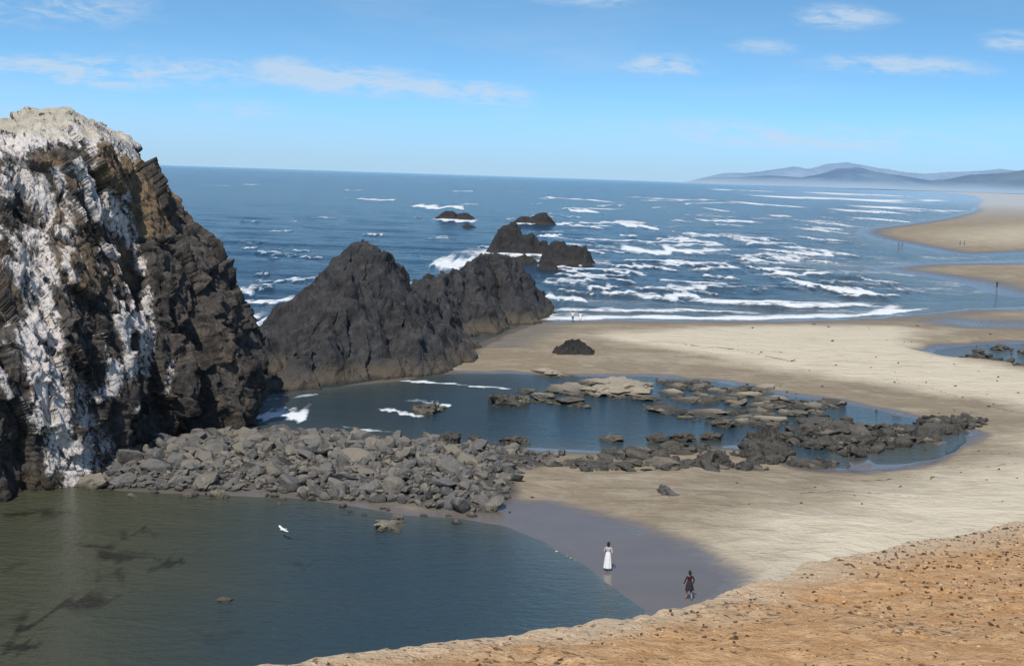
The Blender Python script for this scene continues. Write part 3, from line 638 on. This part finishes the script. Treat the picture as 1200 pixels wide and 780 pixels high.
def person(name,loc,yaw,h,topm,botm,pose='walk',skirt=None,arms='down',hair_long=True,fingers=True,hairmat=None,sleeves=False):
    e=bpy.data.objects.new(name,None); S.collection.objects.link(e); e.location=loc; e.rotation_euler=(0,0,yaw); e.scale=(h,h,h)
    V=[(0,0,.53),(0,.005,.63),(0,0,.74),(0,.005,.815),(0,-.003,.86)]; E=[(0,1),(1,2),(2,3),(3,4)]; Rr=[(.085,.06),(.068,.05),(.088,.058),(.045,.04),.028]
    Lb=[0,0,0,2]
    st=.09 if pose=='walk' else .015
    for s_ in (-1,1):
        i=len(V); f=s_*st
        V+= [(s_*.05,0,.50),(s_*.055,-f*.55-.012,.285),(s_*.055,-f-(-.02 if f<0 else 0),.045+(.02 if f<0 else 0)),(s_*.062,-f-.075,.018)]
        Rr+=[(.058,.058),.037,.022,(.022,.014)]
        E+=[(0,i),(i,i+1),(i+1,i+2),(i+2,i+3)]; Lb+=[1,1,1 if skirt is None else 2,2]
    for s_ in (-1,1):
        i=len(V)
        if arms=='down': el=(s_*.135,.01+s_*.03,.645); wr=(s_*.145,-.03+s_*.05,.51)
        elif arms=='out': el=(s_*.17,.01,.66); wr=(s_*.20,-.05+s_*.03,.55)
        else: el=(s_*.145,.01,.65); wr=(s_*.09,-.10,.66) if s_>0 else (s_*.15,-.02,.51)
        sh=(s_*.10,.0,.795); V+=[sh,el,wr]; Rr+=[.034,.025,.016]; E+=[(2,i),(i,i+1),(i+1,i+2)]; Lb+=[0,0,0 if sleeves else 2]
        w_=Vector(wr); dr=(w_-Vector(el)).normalized(); pm=w_+dr*.035; j=len(V); V.append(tuple(pm)); Rr.append((.020,.012)); E.append((i+2,j)); Lb.append(2)
        if fingers:
            side=Vector((0,1,0)) if abs(dr.z)>.5 else Vector((0,0,1))
            for q,(off,ln) in enumerate([(-.015,.038),(-.005,.046),(.005,.043),(.014,.034)]):
                b_=pm+side*off+dr*.008; V+=[tuple(b_),tuple(b_+dr*ln*.55),tuple(b_+dr*ln*.95+Vector((-s_*.008,-.002,0)))]; Rr+=[.0062,.0056,.0045]; a0=len(V)-3; E+=[(j,a0),(a0,a0+1),(a0+1,a0+2)]; Lb+=[2,2,2]
            b_=w_+dr*.018-side*.014; V+=[tuple(b_-side*.01),tuple(b_-side*.018+dr*.02)]; Rr+=[.007,.006]; a0=len(V)-2; E+=[(i+2,a0),(a0,a0+1)]; Lb+=[2,2]
    skinned('body',V,E,Rr,[topm,botm,skinm],Lb,e)
    A,Fc=ICO[3]; hv=A*np.array([.047,.058,.068]); lo=hv[:,2]<0; hv[lo,0]*=1+hv[lo,2]*4.5; hv[lo&(hv[:,1]>0),1]*=.85
    fr=np.exp(-((A[:,0])/.16)**2-((A[:,2]+.12)/.22)**2)*(A[:,1]<0); hv[:,1]-=.014*fr
    for sx_ in (-1,1):
        ey=np.exp(-((A[:,0]-sx_*.38)/.16)**2-((A[:,2]-.05)/.12)**2)*(A[:,1]<0); hv[:,1]+=.006*ey
        er=np.exp(-((A[:,0]-sx_)/.2)**2-((A[:,2]+.0)/.2)**2-((A[:,1]-.1)/.2)**2); hv[:,0]+=sx_*.010*er
    hc=np.array([0,-.008,.928])
    mk('head',hv+hc,Fc,skinm,True,None,e)
    A2,F2=ICO[2]
    mk('eyes',np.vstack([A2*.0065+hc+[-.018,-.050,.003],A2*.0065+hc+[.018,-.050,.003]]),np.vstack([F2,F2+len(A2)]),hairm,True,None,e)
    mk('mouth',A2*np.array([.014,.004,.004])+hc+[0,-.052,-.036],F2,plain('lips',(.35,.12,.1)),True,None,e)
    hh=A*np.array([.054,.064,.072])+[0,.010,.010]
    front=(A[:,1]<-.25)&(A[:,2]<.45); hh[front]=hh[front]*[.8,.55,.9]
    if hair_long:
        bk=(A[:,1]>-.1)&(A[:,2]<0); hh[bk,2]*=2.0; hh[bk,1]=hh[bk,1]*.8+.012
    mk('hair',hh+hc,Fc,hairmat or hairm,True,None,e)
    if skirt is not None:
        th=np.linspace(0,2*math.pi,64,endpoint=False); rr=[]
        for s_ in np.linspace(0,1,26):
            z_=.66-(.66-skirt)*s_; ra=np.interp(s_,[0,.15,.35,1],[.072,.092,.11,.145])*(1+.07*s_*np.sin(th*9+2*s_)+.04*s_*np.sin(th*5)); rr.append(np.column_stack([ra*np.cos(th),ra*.85*np.sin(th)+.02*s_,np.full(64,z_)]))
        rr=np.array(rr); inner=rr[::-1]*[.96,.96,1]
        rr=np.concatenate([rr,inner]); mk('skirt',rr.reshape(-1,3),gridfaces(len(rr),64,True),botm,True,None,e)
    return e
def stand(a,b):
    X_,Y_=G(a,b); z=zg(X_,Y_); X_,Y_=G(a,b,z); return (X_,Y_,zg(X_,Y_))
white=plain('white_cotton',(.78,.76,.74)); cream=plain('pale_lilac_cotton',(.50,.40,.45)); maroon=plain('maroon_cloth',(.055,.014,.018)); navy=plain('dark_denim',(.03,.022,.03)); khaki=plain('khaki_cloth',(.4,.33,.25)); blk=plain('black_cloth',(.02,.02,.022)); denim=plain('blue_denim',(.05,.07,.12))
person('woman',stand(712,668),math.radians(160),1.74,cream,white,'walk',.10,'bent')
person('woman',stand(807,702),math.radians(200),1.66,maroon,navy,'walk',.34,'out',sleeves=True)
person('man',stand(671,378),math.radians(175),1.9,white,denim,'walk',None,'down',False,False)
person('woman',stand(680,378),math.radians(185),1.8,white,white,'walk',.3,'down',True,False)
person('beachcomber',stand(1168,338),0,1.9,blk,navy,'stand',None,'down',False,False)
for a,b in ((1053,289),(1057,289),(1125,287),(1130,287)): person('beachcomber',stand(a,b),1.,1.95,blk,navy,'walk',None,'down',False,False)
# ================= gull =================
gm,t=newmat('gull_feathers'); sp=t.sep(t.n('ShaderNodeTexCoord').outputs['Object']); 
t.out(t.mix(t.mr(t.m('ABSOLUTE',sp[0]),.50,.58),(.80,.80,.79),(.10,.10,.11)),.8)
def gull(loc,yaw,up,roll=0.):
    V=[];F=[]; sec=[(-.26,.004,.0),(-.22,.012,.0),(-.19,.032,.012),(-.14,.036,.012),(-.08,.055,0),(0,.07,0),(.1,.05,0),(.17,.025,0),(.26,.035,0)]
    for k,(y_,r,z_) in enumerate(sec):
        for j in range(12):
            a=j*math.pi/6; V.append((r*math.cos(a),y_,z_+r*math.sin(a)*(1 if k<8 else .15)))
    for k in range(len(sec)-1):
        for j in range(12): F.append((k*12+j,k*12+(j+1)%12,(k+1)*12+(j+1)%12,(k+1)*12+j))
    for s_ in(-1,1):
        st=[(.03,-.09,.09,.02),(.25,-.14,.05,.02+up*.6),(.42,-.10,.06,.02+up*.8),(.62,.02,.08,.02+up*.5)]
        b=len(V)
        for (x_,y0,y1,z_) in st:
            for zz_ in(.008,-.008): V.append((s_*x_,y0,z_+zz_)); V.append((s_*x_,y1,z_+zz_*.4))
        for k in range(3):
            i=b+4*k; F+=[(i,i+1,i+5,i+4),(i+2,i+6,i+7,i+3),(i,i+4,i+6,i+2),(i+1,i+3,i+7,i+5)]
        i=b+12; F.append((i,i+1,i+3,i+2))
    o=mk('seagull',np.array(V),np.array(F),gm,True); o.location=loc; o.rotation_euler=(0,roll,yaw)
gull(P(332,620,78),math.radians(-50),.07,.15)
